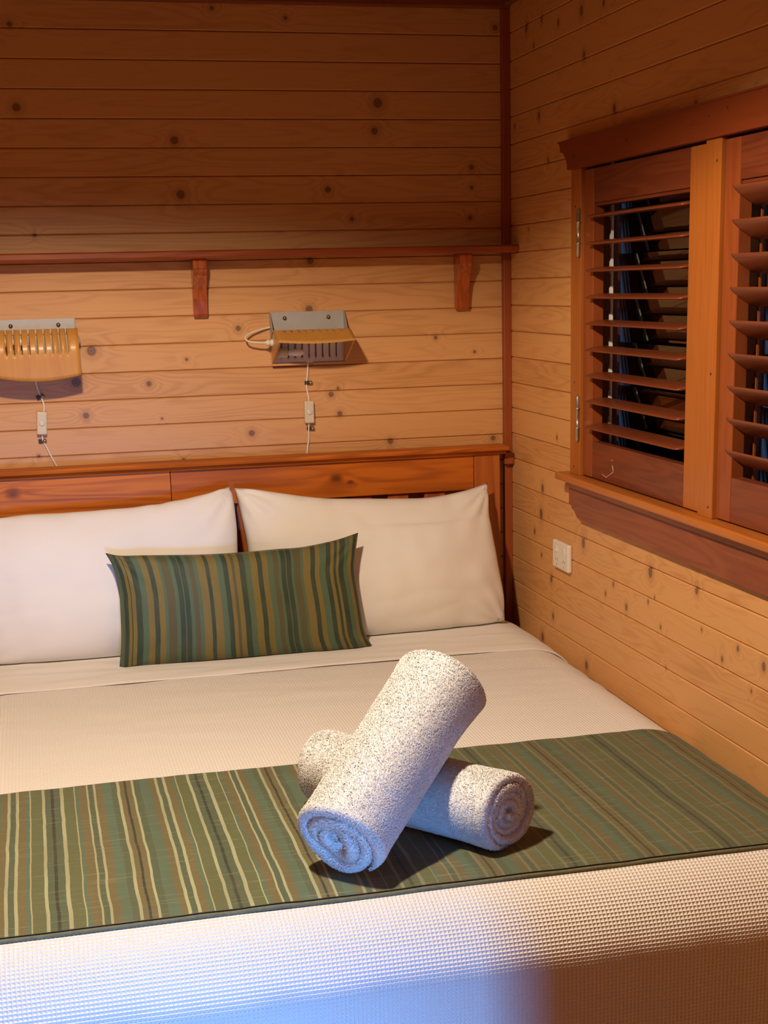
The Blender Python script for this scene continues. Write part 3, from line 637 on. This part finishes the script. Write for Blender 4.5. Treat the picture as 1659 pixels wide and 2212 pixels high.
# ------------------------------------------------------------------ power outlet
t = thing('power_outlet', (0, -.4575, .9085), 'double cream power outlet on the side wall below the window', 'power outlet')
mb = MB(); mb.box((0, -.3985, .8715), (-.0125, -.5165, .9455), 0, .004); mb.build('face_plate', M_WHITEP, t)
for y in (-.431, -.486):
    mb = MB(); s_ = 1 if y > -.45 else -1
    mb.prism([(-.0120, .934), (-.0120, .916), (-.0165, .918) if s_ > 0 else (-.0138, .918), (-.0138, .933) if s_ > 0 else (-.0165, .933)], 1, y + .0055, y - .0055); mb.build('rocker_switch', M_WHITEP, t)
    for dy, dz, a in ((.0065, .896, .5), (-.0065, .896, -.5), (0, .882, 0)):
        mb = MB(); c, s2 = math.cos(a), math.sin(a)
        hy, hz = .0009, .0042
        mb.add([(-.0127, y + dy + (p * c - q_ * s2), dz + (p * s2 + q_ * c)) for p, q_ in ((-hy, -hz), (hy, -hz), (hy, hz), (-hy, hz))] + [(-.0100, y + dy + (p * c - q_ * s2), dz + (p * s2 + q_ * c)) for p, q_ in ((-hy, -hz), (hy, -hz), (hy, hz), (-hy, hz))],
               [(0, 1, 2, 3), (4, 5, 6, 7), (0, 1, 5, 4), (1, 2, 6, 5), (2, 3, 7, 6), (3, 0, 4, 7)]); mb.build('pin_slot', M_HOLE, t)

# ------------------------------------------------------------------ bed: headboard, base and mattress
ZT = .668
bed = thing('bed', (-.80, -1.0, 0), 'double bed with glossy orange stained timber headboard standing in the corner', 'bed')
mb = MB()
mb.prism([(-.012, 1.164), (-.012, 1.149), (-.078, 1.149), (-.088, 1.153), (-.090, 1.1585), (-.086, 1.164)], 0, -1.66, -.032)
mb.prism([(-.014, 1.149), (-.014, 1.141), (-.072, 1.141), (-.076, 1.149)], 0, -1.655, -.036); o = mb.build('headboard_cap', M_HEAD, bed)
mb = MB(); mb.box((-.988, -.022, 1.042), (-.1295, -.062, 1.141), 0, .0012); mb.build('top_rail', M_HEAD, bed)
mb = MB(); mb.box((-1.56, -.022, 1.042), (-.9895, -.062, 1.141), 0, .0012); mb.build('top_rail', wood('headboard_timber_left', (.60, .175, .017), (.25, .048, .007), 0, .45, 0, .8, .22, knots=[(-1.405, 1.105, .012)]), bed)
for a, b in ((-.128, -.0515), (-1.64, -1.562)):
    mb = MB(); mb.box((a, -.016, 0), (b, -.064, 1.141), 0, .002); mb.build('post', M_HEADV, bed)
for k in range(13):
    x = -.2130 - k * .1075
    mb = MB(); mb.box((x, -.030, .60), (x - .060, -.050, 1.043), 0, .001); mb.build('slat', M_HEADV, bed)
mb = MB(); mb.box((-1.56, -.022, .50), (-.1295, -.060, .61), 0, .0015); mb.build('bottom_rail', M_HEAD, bed)
mb = MB(); mb.box((-1.60, -.075, .12), (-.03, -1.99, .34), 0, .01); mb.build('base', M_HEAD, bed)
mb = MB(); mb.box((-1.57, -.075, .342), (-.035, -1.975, ZT - .045), 0, .05); tag(mb.build('mattress', M_SHEET), 'thick mattress on the bed base, hidden under the bedding', 'mattress')

def fbm(x, y, s, o=3, seed=0.0):
    return mnoise.fractal(Vector((x * s + seed, y * s - seed, seed)), 1.0, 2.0, o)
X1, X0_, Y0_, Y1_ = -.128, -1.45, -1.892, -.150
AR, BR = .122, .078; AF, BF = .155, .118
def drape(a, b, off=0.0):
    """cloth coordinates (a along x, b along y) -> place on the made bed"""
    ex = max(0, a - X1) if a > X1 else min(0, a - X0_)
    ey = min(0, b - Y0_) if b < Y0_ else max(0, b - Y1_)
    L = math.hypot(ex, ey); x = min(max(a, X0_), X1); y = min(max(b, Y0_), Y1_)
    if L < 1e-9: return Vector((x, y, ZT + off)), Vector((0, 0, 1))
    wf = (ey * ey) / (L * L); A = AR * (1 - wf) + AF * wf; B = BR * (1 - wf) + BF * wf
    if ey > 0: A = AR * (1 - wf) + .085 * wf
    per = PI / 2 * math.sqrt((A * A + B * B) / 2); t = min(L / per, 1) * PI / 2
    h, d = A * math.sin(t), B * (1 - math.cos(t)); nh, nz = math.sin(t) / A, math.cos(t) / B
    q = math.hypot(nh, nz); nh /= q; nz /= q
    if L > per: d += L - per
    dx, dy = ex / L, ey / L
    n = Vector((dx * nh, dy * nh, nz)); p = Vector((x + dx * h, y + dy * h, ZT - d)) + n * off
    p.x = min(p.x, -.0025)
    return p, n
def wr_cover(a, b):
    r = max(0, min(1, (a + .75) / .6)); hd = max(0, min(1, (b + 1.25) / .5))
    w = .0012 * fbm(a * .6, b, 7, 3, 3.3) +   .0050 * r * hd * abs(fbm(a * .35 + b * .12, b * 1.2, 8, 2, 9.1))
    w += .0026 * hd * fbm(a * .5 + b * .3, b * 1.6, 10, 2, 5.0)
    if b < Y0_ - .12: w += .006 * fbm(a, b * .12, 5, 2, 1.0) * min(1, (Y0_ - .12 - b) / .15) + .004 * fbm(a, b * .1, 12, 2, 6.0) * min(1, (Y0_ - .12 - b) / .2)
    return w
def sheet_obj(name, aa, bb, off, wr, mat, parent=None, thick=0.0, under=True):
    P = np.zeros((len(bb), len(aa), 3)); UV = np.zeros((len(bb), len(aa), 2))
    for j, b in enumerate(bb):
        for i, a in enumerate(aa):
            p, n = drape(a, b, off + wr(a, b)); P[j, i] = p; UV[j, i] = (a, b)
    o = grid_mesh(name, P, UV, mat, parent)
    if thick:
        s = o.modifiers.new('thickness', 'SOLIDIFY'); s.thickness = thick; s.offset = -1 if under else 1
    return o
aa = np.arange(-1.75, .16, .011); bb = np.arange(-2.62, -.10, .011)
def upsample(src, dst):
    """Catmull-Rom interpolation matrix from the even grid src to dst"""
    h = src[1] - src[0]; A = np.zeros((len(dst), len(src)))
    for k, x in enumerate(dst):
        q = min(max((x - src[0]) / h, 0), len(src) - 1.000001); i = int(q); t = q - i
        w = (-.5 * t + t * t - .5 * t ** 3, 1 - 2.5 * t * t + 1.5 * t ** 3, .5 * t + 2 * t * t - 1.5 * t ** 3, -.5 * t * t + .5 * t ** 3)
        for d_, ww in zip((-1, 0, 1, 2), w): A[k, min(max(i + d_, 0), len(src) - 1)] += ww
    return A
def cover_mesh():
    """blanket: even cloth grid refined, with real waffle cells where the foot end turns down"""
    P = np.array([[tuple(drape(a, b, .004 + wr_cover(a, b))[0]) for a in aa] for b in bb])
    pt = .0068; q = pt / 4
    fa = np.arange(math.ceil(aa[0] / q), math.floor(aa[-1] / q)) * q
    fb = np.r_[np.arange(math.ceil(-2.34 / q), math.ceil(-1.86 / q)) * q, np.arange(-1.857, bb[-1], .0075)]
    fb = np.r_[np.arange(bb[0], fb[0] - .004, .01), fb]
    A, B = upsample(aa, fa), upsample(bb, fb)
    G = np.einsum('ij,jkc->ikc', B, P); G = np.einsum('ijc,kj->ikc', G, A)
    n_ = np.cross(np.gradient(G, axis=1), np.gradient(G, axis=0)); n_ /= np.linalg.norm(n_, axis=2, keepdims=True) + 1e-12
    k_ = PI / pt
    hh = 1 - np.minimum(np.abs(np.sin(fb * k_))[:, None], np.abs(np.sin(fa * k_))[None, :]) ** 1.2
    fade = np.clip((-1.87 - fb) / .06, 0, 1) * np.clip((fb + 2.34) / .02, 0, 1)
    G = G + n_ * (hh * fade[:, None] * .0015)[..., None]
    n, m = G.shape[:2]; idx = np.arange(n * m).reshape(n, m)
    F = np.stack([idx[:-1, :-1], idx[:-1, 1:], idx[1:, 1:], idx[1:, :-1]], -1).reshape(-1).astype(np.int32)
    me = bpy.data.meshes.new('bed_cover'); me.vertices.add(n * m); me.vertices.foreach_set('co', G.reshape(-1).astype(np.float32))
    nf = len(F) // 4; me.loops.add(nf * 4); me.loops.foreach_set('vertex_index', F)
    me.polygons.add(nf); me.polygons.foreach_set('loop_start', np.arange(0, nf * 4, 4, dtype=np.int32)); me.polygons.foreach_set('use_smooth', np.ones(nf, bool))
    me.update(calc_edges=True); UV = np.stack(np.meshgrid(fa, fb), -1).reshape(-1, 2)
    uvl = me.uv_layers.new(name='UVMap'); uvl.data.foreach_set('uv', UV[F].astype(np.float32).reshape(-1)); me.materials.append(M_WAFFLE); me.validate()
    return link('bed_cover', me)
cov = cover_mesh()
tag(cov, 'white waffle weave blanket drawn over the bed', 'blanket')
def wr_sheet(a, b):
    q = max(0, min(1, (-.16 - b) / .1)); w = .0028 * fbm(a * .28 + b * .1, b * 1.5, 14, 2, 2.2) * q
    w += .0030 * max(0, fbm(a * .5, b, 5, 2, 12.)) * math.sin(b * 80 + 9 * fbm(a, b, 2.5, 2, 7.7) + a * 6) * q * max(0, min(1, (b + .50) / .06))
    e = -.508 + .010 * fbm(a, 0, 3, 2, 4.4)
    if b < -.495: w -= .0010
    return w
bs = np.r_[np.arange(-.10, -.49, -.007), -.494, -.499, -.503, -.506, -.5085]
def sheet_edge():
    P = np.zeros((len(bs), len(aa), 3)); UV = np.zeros((len(bs), len(aa), 2))
    for j, b in enumerate(bs):
        for i, a in enumerate(aa):
            bb_ = b + (.007 * fbm(a, 0, 3, 2, 4.4) - .006 * math.sin(a * 2.3)) * max(0, (-b - .15) / .36)
            k = len(bs) - 1 - j; off = .0085 - (.0010, .0004, .0001, 0, 0)[k] if k < 5 else .0085
            p, n = drape(a, bb_, off + wr_sheet(a, bb_)); P[j, i] = p; UV[j, i] = (a, b)
    o = grid_mesh('bed_sheet', P, UV, M_SHEET); s = o.modifiers.new('thickness', 'SOLIDIFY'); s.thickness = .0035; s.offset = -1
    return o
tag(sheet_edge(), 'plain white sheet folded back over the blanket below the pillows', 'sheet')

# runner across the foot of the bed
def wr_run(a, b):
    g = math.exp(-(((a + .92) / .28) ** 2 + ((b + 1.72) / .30) ** 2))
    w = wr_cover(a, b) + .0014 * fbm(a, b * 1.4, 12, 2, 8.8) + .003 * g * abs(fbm(a * 1.2 - b * .4, b * 1.3, 9, 2, 1.7))
    return w
ra = np.arange(-1.75, .135, .0085); rb = np.r_[-1.930, -1.927, -1.923, np.arange(-1.918, -1.275, .0085), -1.268, -1.265]
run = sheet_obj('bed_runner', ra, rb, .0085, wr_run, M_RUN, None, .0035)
tag(run, 'green and tan striped runner laid across the foot of the bed', 'bed runner')
mb = MB(); pts = []
for a in np.arange(-1.75, .11, .012):
    p, n = drape(a, -1.9335, .0072 + wr_run(a, -1.93)); pts.append(tuple(p))
mb.tube(pts, .0038, 8); hem = mb.build('hem', plain('runner_hem_cloth', (.14, .14, .08), .7, 0, .2, 120, .4), run)
mb = MB(); pts = []
for a in np.arange(-1.75, .11, .012):
    p, n = drape(a, -1.9285, .0098 + wr_run(a, -1.93)); pts.append(tuple(p))
mb.tube(pts, .0010, 6); mb.build('seam', M_BLACK, run)

# ------------------------------------------------------------------ pillows and cushion
def coons(top, right, bot, left, n, m):
    T, B = spline(top, m), spline(bot, m); Rr, L = spline(right, n), spline(left, n)   # top/bottom run left->right, sides run top->bottom
    u = np.linspace(0, 1, m)[None, :, None]; v = np.linspace(0, 1, n)[:, None, None]
    S = (1 - v) * T[None] + v * B[None] + (1 - u) * L[:, None] + u * Rr[:, None]
    S -= (1 - u) * (1 - v) * T[0] + u * (1 - v) * T[-1] + (1 - u) * v * B[0] + u * v * B[-1]
    return S, u[0, :, 0], v[:, 0, 0]
def pillow(name, top, right, bot, left, tf, tb, mat, n=60, m=90, wrk=.0062, pw=.42, seed=0., size=(.7, .4), uvn=False, belly=.0, sag=.028):
    S, u, v = coons(top, right, bot, left, n, m)
    du = np.gradient(S, axis=1); dv = np.gradient(S, axis=0); nn = np.cross(du, dv); nn /= np.linalg.norm(nn, axis=2, keepdims=True) + 1e-9
    if nn[n // 2, m // 2, 1] > 0: nn = -nn
    uu, vv = np.meshgrid(u * 2 - 1, v * 2 - 1)
    prof = (np.clip(1 - np.abs(uu) ** 2.4, 0, 1) * np.clip(1 - np.abs(vv) ** 2.4, 0, 1)) ** pw
    prof *= 1 + belly * vv
    W_ = np.zeros_like(prof)
    for j in range(n):
        for i in range(m):
            x, y = uu[j, i] * size[0] / 2, vv[j, i] * size[1] / 2
            c = 0.0
            for cxn, cyn in ((-1, -1), (1, -1), (1, 1), (-1, 1)):        # folds raying out of the corners
                dx, dy = x - cxn * size[0] / 2, y - cyn * size[1] / 2; rr = math.hypot(dx, dy); th = math.atan2(dy, dx)
                c += math.sin(th * 13 + seed + cxn * 2 + 2 * fbm(x, y, 3, 2, seed)) * math.exp(-rr / .075) * min(1, rr / .03) * 1.3
            for t_, e_ in ((x, 1 - abs(vv[j, i])), (y, 1 - abs(uu[j, i]))):
                c += .55 * math.sin(t_ * 75 + 4 * fbm(x, y, 4, 2, seed + 3)) * math.exp(-e_ / .10) * min(1, e_ / .03) * max(0, .5 + 1.2 * fbm(t_, e_ * .2, 4, 2, seed + 6))
            c += .8 * abs(fbm(x * .5 + y * .9, y * .7 - x * .3, 8, 2, seed + 20)) * (1 if uvn is False else .3)
            c += 1.3 * fbm(x, y, 5, 3, seed + 11)
            W_[j, i] = c
    rim = np.minimum(1, np.minimum(1 - np.abs(uu), 1 - np.abs(vv)) / .03)
    F = S + nn * (prof * tf + W_ * wrk * rim)[..., None]; F[..., 2] -= sag * prof * np.clip((vv - .45) / .5, 0, 1) ** 1.5; Bk = S - nn * (prof * tb)[..., None]
    V = np.concatenate([F.reshape(-1, 3), Bk.reshape(-1, 3)]); idx = np.arange(n * m).reshape(n, m); bi = idx + n * m
    bi = bi.copy(); bi[0], bi[-1], bi[:, 0], bi[:, -1] = idx[0], idx[-1], idx[:, 0], idx[:, -1]
    f1 = np.stack([idx[:-1, :-1], idx[1:, :-1], idx[1:, 1:], idx[:-1, 1:]], -1).reshape(-1, 4); f2 = np.stack([bi[:-1, :-1], bi[:-1, 1:], bi[1:, 1:], bi[1:, :-1]], -1).reshape(-1, 4)
    FF = np.concatenate([f1, f2]); me = bpy.data.meshes.new(name); me.from_pydata(V.tolist(), [], FF.tolist())
    uv = np.stack([(uu + 1) / 2, (1 - (vv + 1) / 2)], -1)
    uv = uv if uvn else uv * np.array(size)
    uvv = np.concatenate([uv.reshape(-1, 2)] * 2)
    l = me.uv_layers.new(name='UVMap'); l.data.foreach_set('uv', uvv[FF.reshape(-1)].astype(np.float32).reshape(-1))
    me.polygons.foreach_set('use_smooth', [True] * len(FF)); me.materials.append(mat)
    bm = bmesh.new(); bm.from_mesh(me); loose = [v for v in bm.verts if not v.link_faces]; bmesh.ops.delete(bm, geom=loose, context='VERTS'); bmesh.ops.recalc_face_normals(bm, faces=bm.faces); bm.to_mesh(me); bm.free()
    o = link(name, me); return o
p = pillow('pillow', [(-.824, -.115, 1.092), (-.77, -.125, 1.087), (-.676, -.13, 1.068), (-.58, -.13, 1.052), (-.476, -.13, 1.045), (-.37, -.13, 1.039), (-.277, -.13, 1.037), (-.177, -.125, 1.049), (-.103, -.115, 1.066)],
           [(-.103, -.115, 1.066), (-.108, -.135, .985), (-.107, -.155, .94), (-.096, -.172, .844), (-.084, -.186, .748), (-.084, -.2, .680)],
           [(-.826, -.2, .684), (-.672, -.2, .681), (-.49, -.2, .681), (-.343, -.2, .681), (-.195, -.2, .681), (-.084, -.2, .680)],
           [(-.824, -.115, 1.092), (-.815, -.135, 1.035), (-.802, -.160, .926), (-.805, -.182, .814), (-.826, -.2, .684)], .092, .045, M_PILLOW, seed=1.3, belly=.25, size=(.72, .41))
tag(p, 'white pillow propped on the headboard beside the side wall', 'pillow', 'white pillows against the headboard')
p = pillow('pillow', [(-1.56, -.115, 1.085), (-1.50, -.13, 1.056), (-1.442, -.13, 1.051), (-1.371, -.13, 1.055), (-1.264, -.13, 1.053), (-1.144, -.13, 1.054), (-1.034, -.13, 1.06), (-.934, -.13, 1.075), (-.871, -.13, 1.090), (-.837, -.12, 1.098)],
           [(-.837, -.12, 1.098), (-.830, -.14, 1.063), (-.829, -.158, .99), (-.833, -.172, .929), (-.839, -.186, .804), (-.848, -.2, .680)],
           [(-1.56, -.2, .682), (-1.333, -.2, .681), (-1.176, -.2, .681), (-.991, -.2, .681), (-.848, -.2, .680)],
           [(-1.56, -.115, 1.085), (-1.545, -.15, .95), (-1.545, -.18, .8), (-1.56, -.2, .682)], .095, .045, M_PILLOW, seed=4.1, belly=.25, size=(.72, .41))
tag(p, 'white pillow propped on the headboard, cut by the photo edge', 'pillow', 'white pillows against the headboard')
cu = pillow('cushion', [(-1.186, -.300, .969), (-1.150, -.301, .960), (-1.089, -.302, .957), (-.94, -.302, .949), (-.83, -.302, .948), (-.75, -.302, .950), (-.676, -.302, .951), (-.588, -.301, .963), (-.524, -.300, .979)],
            [(-.524, -.300, .979), (-.536, -.31, .917), (-.540, -.32, .876), (-.532, -.33, .795), (-.524, -.342, .721), (-.504, -.350, .675)],
            [(-1.174, -.350, .675), (-1.124, -.350, .676), (-1.016, -.350, .678), (-.969, -.350, .678), (-.761, -.350, .678), (-.573, -.350, .676), (-.504, -.350, .675)],
            [(-1.186, -.300, .969), (-1.170, -.31, .933), (-1.160, -.32, .877), (-1.160, -.33, .831), (-1.164, -.342, .748), (-1.174, -.350, .675)],
            .058, .030, M_CUSH, seed=7.7, size=(.67, .30), uvn=True, wrk=.0030, belly=.1, sag=.008)
tag(cu, 'small oblong green and gold striped cushion leaning on the two white pillows', 'cushion')

# ------------------------------------------------------------------ rolled towels
def towel(p0, p1, R, turns, label, seed, sq=.12, flare0=0., flare1=0., ntuft=26000, roll0=0.0, jut=.008):
    p0, p1 = Vector(p0), Vector(p1); ax = (p1 - p0).normalized(); L = (p1 - p0).length
    up = Vector((0, 0, 1)); e2 = (up - ax * up.dot(ax)).normalized(); e1 = e2.cross(ax)
    th = R / (turns + .35); NT = int(turns * 56); NA = 46
    rng2 = np.random.default_rng(int(seed * 100))
    def pos(theta, a, rad):
        """a in 0..1 along the axis"""
        fl = 1 + flare0 * math.exp(-a * L / .035) + flare1 * math.exp(-(1 - a) * L / .05)
        c, s = math.cos(theta + roll0), math.sin(theta + roll0)
        wob = 1 + .022 * fbm(c * .8 + seed, a * 3, 1.5, 2, seed) * (rad / R) + .012 * math.sin(theta * 2 + seed)
        x = c * rad * wob * fl; y = s * rad * wob * fl
        y *= 1 - sq * .5 if y < 0 else 1 - sq * .25
        x *= 1 + sq * .35
        if y < -.88 * R * (1 - sq * .3): y = -.88 * R * (1 - sq * .3) + (y + .88 * R * (1 - sq * .3)) * .45
        return p0 + ax * (a * L) + e1 * x + e2 * y
    vs = []; fs = []; nrm = []
    thetas = [2 * PI * turns * k / NT for k in range(NT + 1)]
    T0 = [jut * fbm(t * .25, 0, 1, 2, seed) * 1.2 + .0035 * math.sin(t * 1.7 + seed) for t in thetas]; T1 = [jut * fbm(t * .25, 5, 1, 2, seed + 4) * 1.2 for t in thetas]
    rows = []
    prof = [(0, .0), (.0012, .55), (.004, .85), (.009, 1.0)]
    ring = []
    for k, t in enumerate(thetas):
        rm = th * (.5 + t / (2 * PI)); hh = th * .46
        if k > NT - 6: hh *= max(.15, (NT - k) / 6)
        sec = []                                           # closed loop round the sheet's cross-section: outer face, far edge, inner face, near edge
        a0, a1 = T0[k], L + T1[k]
        al = [a0 + d for d, _ in prof] + list(np.linspace(a0 + .02, a1 - .02, NA)) + [a1 - d for d, _ in prof[::-1]]
        sc = [q for _, q in prof] + [1] * NA + [q for _, q in prof[::-1]]
        for a, q in zip(al, sc): sec.append(pos(t, a / L, rm + hh * q))
        for a, q in list(zip(al, sc))[-2:0:-1]: sec.append(pos(t, a / L, max(.001, rm - hh * q)))
        ring.append(sec)
    m_ = len(ring[0]); V = np.array([[q[:] for q in sec] for sec in ring])
    me_v = V.reshape(-1, 3); idx = np.arange(len(thetas) * m_).reshape(len(thetas), m_); nx = np.roll(idx, -1, axis=1)
    F = np.stack([idx[:-1], nx[:-1], nx[1:], idx[1:]], -1).reshape(-1, 4)
    faces = F.tolist() + [idx[0].tolist()[::-1], idx[-1].tolist()]
    # terry loops scattered on the outer turn and both ends
    A = me_v[F]; c = A.mean(1); nv = np.cross(A[:, 2] - A[:, 0], A[:, 3] - A[:, 1]); ar = np.linalg.norm(nv, axis=1); nv = nv / (ar[:, None] + 1e-12)
    C0 = np.array(p0[:]); AX = np.array(ax[:]); rel = c - C0; ac = rel @ AX; rad = rel - ac[:, None] * AX; rl = np.linalg.norm(rad, axis=1); rd = rad / (rl[:, None] + 1e-9)
    col_k = np.repeat(np.arange(len(thetas) - 1), m_); col_j = np.tile(np.arange(m_), len(thetas) - 1)
    osel = (col_j > 8) & (col_j < NA) & (col_k > NT - 58)
    if np.sum((nv * rd)[osel]) < 0:
        nv = -nv; F = F[:, ::-1].copy()
        faces = F.tolist() + [idx[0].tolist(), idx[-1].tolist()[::-1]]
    outer = (col_k > NT - 58) & (np.sum(nv * rd, 1) > .2); ends = (ac < .012) | (ac > L - .012)
    ends &= np.abs(nv @ AX) > .15
    w = ar * (outer * 1.0 + ends * .9); w /= w.sum(); pick = rng2.choice(len(F), ntuft, p=w)
    r1, r2 = rng2.random(ntuft), rng2.random(ntuft); Q = A[pick]
    base = Q[:, 0] * ((1 - r1) * (1 - r2))[:, None] + Q[:, 1] * (r1 * (1 - r2))[:, None] + Q[:, 2] * (r1 * r2)[:, None] + Q[:, 3] * ((1 - r1) * r2)[:, None]
    nn = nv[pick]; rd_ = rng2.normal(size=(ntuft, 3)); t1 = rd_ - (rd_ * nn).sum(1)[:, None] * nn; t1 /= np.linalg.norm(t1, axis=1)[:, None]; t2 = np.cross(nn, t1)
    hl = rng2.uniform(.0032, .0052, ntuft)[:, None]; wd = rng2.uniform(.0006, .0009, ntuft)[:, None]; lean = rng2.uniform(.3, 1.0, ntuft)[:, None]
    b0 = base - nn * .0008; mid = base + nn * hl * .7 + t1 * hl * lean * .5; tip = base + nn * hl * .75 + t1 * hl * lean * 1.15
    ang = [0, 2 * PI / 3, 4 * PI / 3]; parts = []
    for a_ in ang: parts.append(b0 + (t1 * math.cos(a_) + t2 * math.sin(a_)) * wd)
    for a_ in ang: parts.append(mid + (-nn * math.cos(a_) + t2 * math.sin(a_)) * wd * .9)
    parts.append(tip)
    TV = np.stack(parts, 1).reshape(-1, 3); o0 = len(me_v); bi = (np.arange(ntuft) * 7 + o0)[:, None]
    qf = [(0, 1, 4, 3), (1, 2, 5, 4), (2, 0, 3, 5)]; tf_ = [(3, 4, 6), (4, 5, 6), (5, 3, 6)]
    for q in qf: faces += (bi + np.array(q)).tolist()
    for q in tf_: faces += (bi + np.array(q)).tolist()
    me = bpy.data.meshes.new('rolled_towel'); me.from_pydata(np.concatenate([me_v, TV]).tolist(), [], faces)
    me.polygons.foreach_set('use_smooth', [True] * len(me.polygons)); me.materials.append(M_TOWEL); me.materials.append(M_LOOPS)
    me.update(); vn = np.zeros((len(me.vertices), 3), np.float32); me.vertex_normals.foreach_get('vector', vn.reshape(-1)) if False else None
    body_n = np.zeros((o0, 3)); np.add.at(body_n, F.reshape(-1), np.repeat(nv, 4, axis=0)); body_n /= np.linalg.norm(body_n, axis=1, keepdims=True) + 1e-12
    tn = np.stack([nn * 1.0 + (t1 * math.cos(a_) + t2 * math.sin(a_)) * .35 for a_ in ang] + [nn * (1.1 - .4 * math.cos(a_)) + t2 * math.sin(a_) * .6 for a_ in ang] + [nn + t1 * .45], 1).reshape(-1, 3)
    tn /= np.linalg.norm(tn, axis=1, keepdims=True); me.normals_split_custom_set_from_vertices(np.concatenate([body_n, tn]).tolist())
    nb = len(F) + 2; me.polygons.foreach_set('material_index', [0] * nb + [1] * (len(me.polygons) - nb))
    o = link('rolled_towel', me); return tag(o, label, 'towel', 'rolled white bath towels on the runner')
RB, RA = .0635, .0700
towel((-.858, -1.466, ZT + .0125 + RB * .93), (-.602, -1.822, ZT + .0125 + RB * .93), RB, 4.2, 'rolled white towel lying flat on the striped runner under the other towel', 2.3, .10, 0.02, .02, 90000, roll0=-2.9)
towel((-.914, -1.868, ZT + .072), (-.668, -1.625, .923), RA, 3.2, 'rolled white towel propped up slantwise across the flat one', 5.9, .10, .02, .10, 105000, roll0=-3.4, jut=.014)
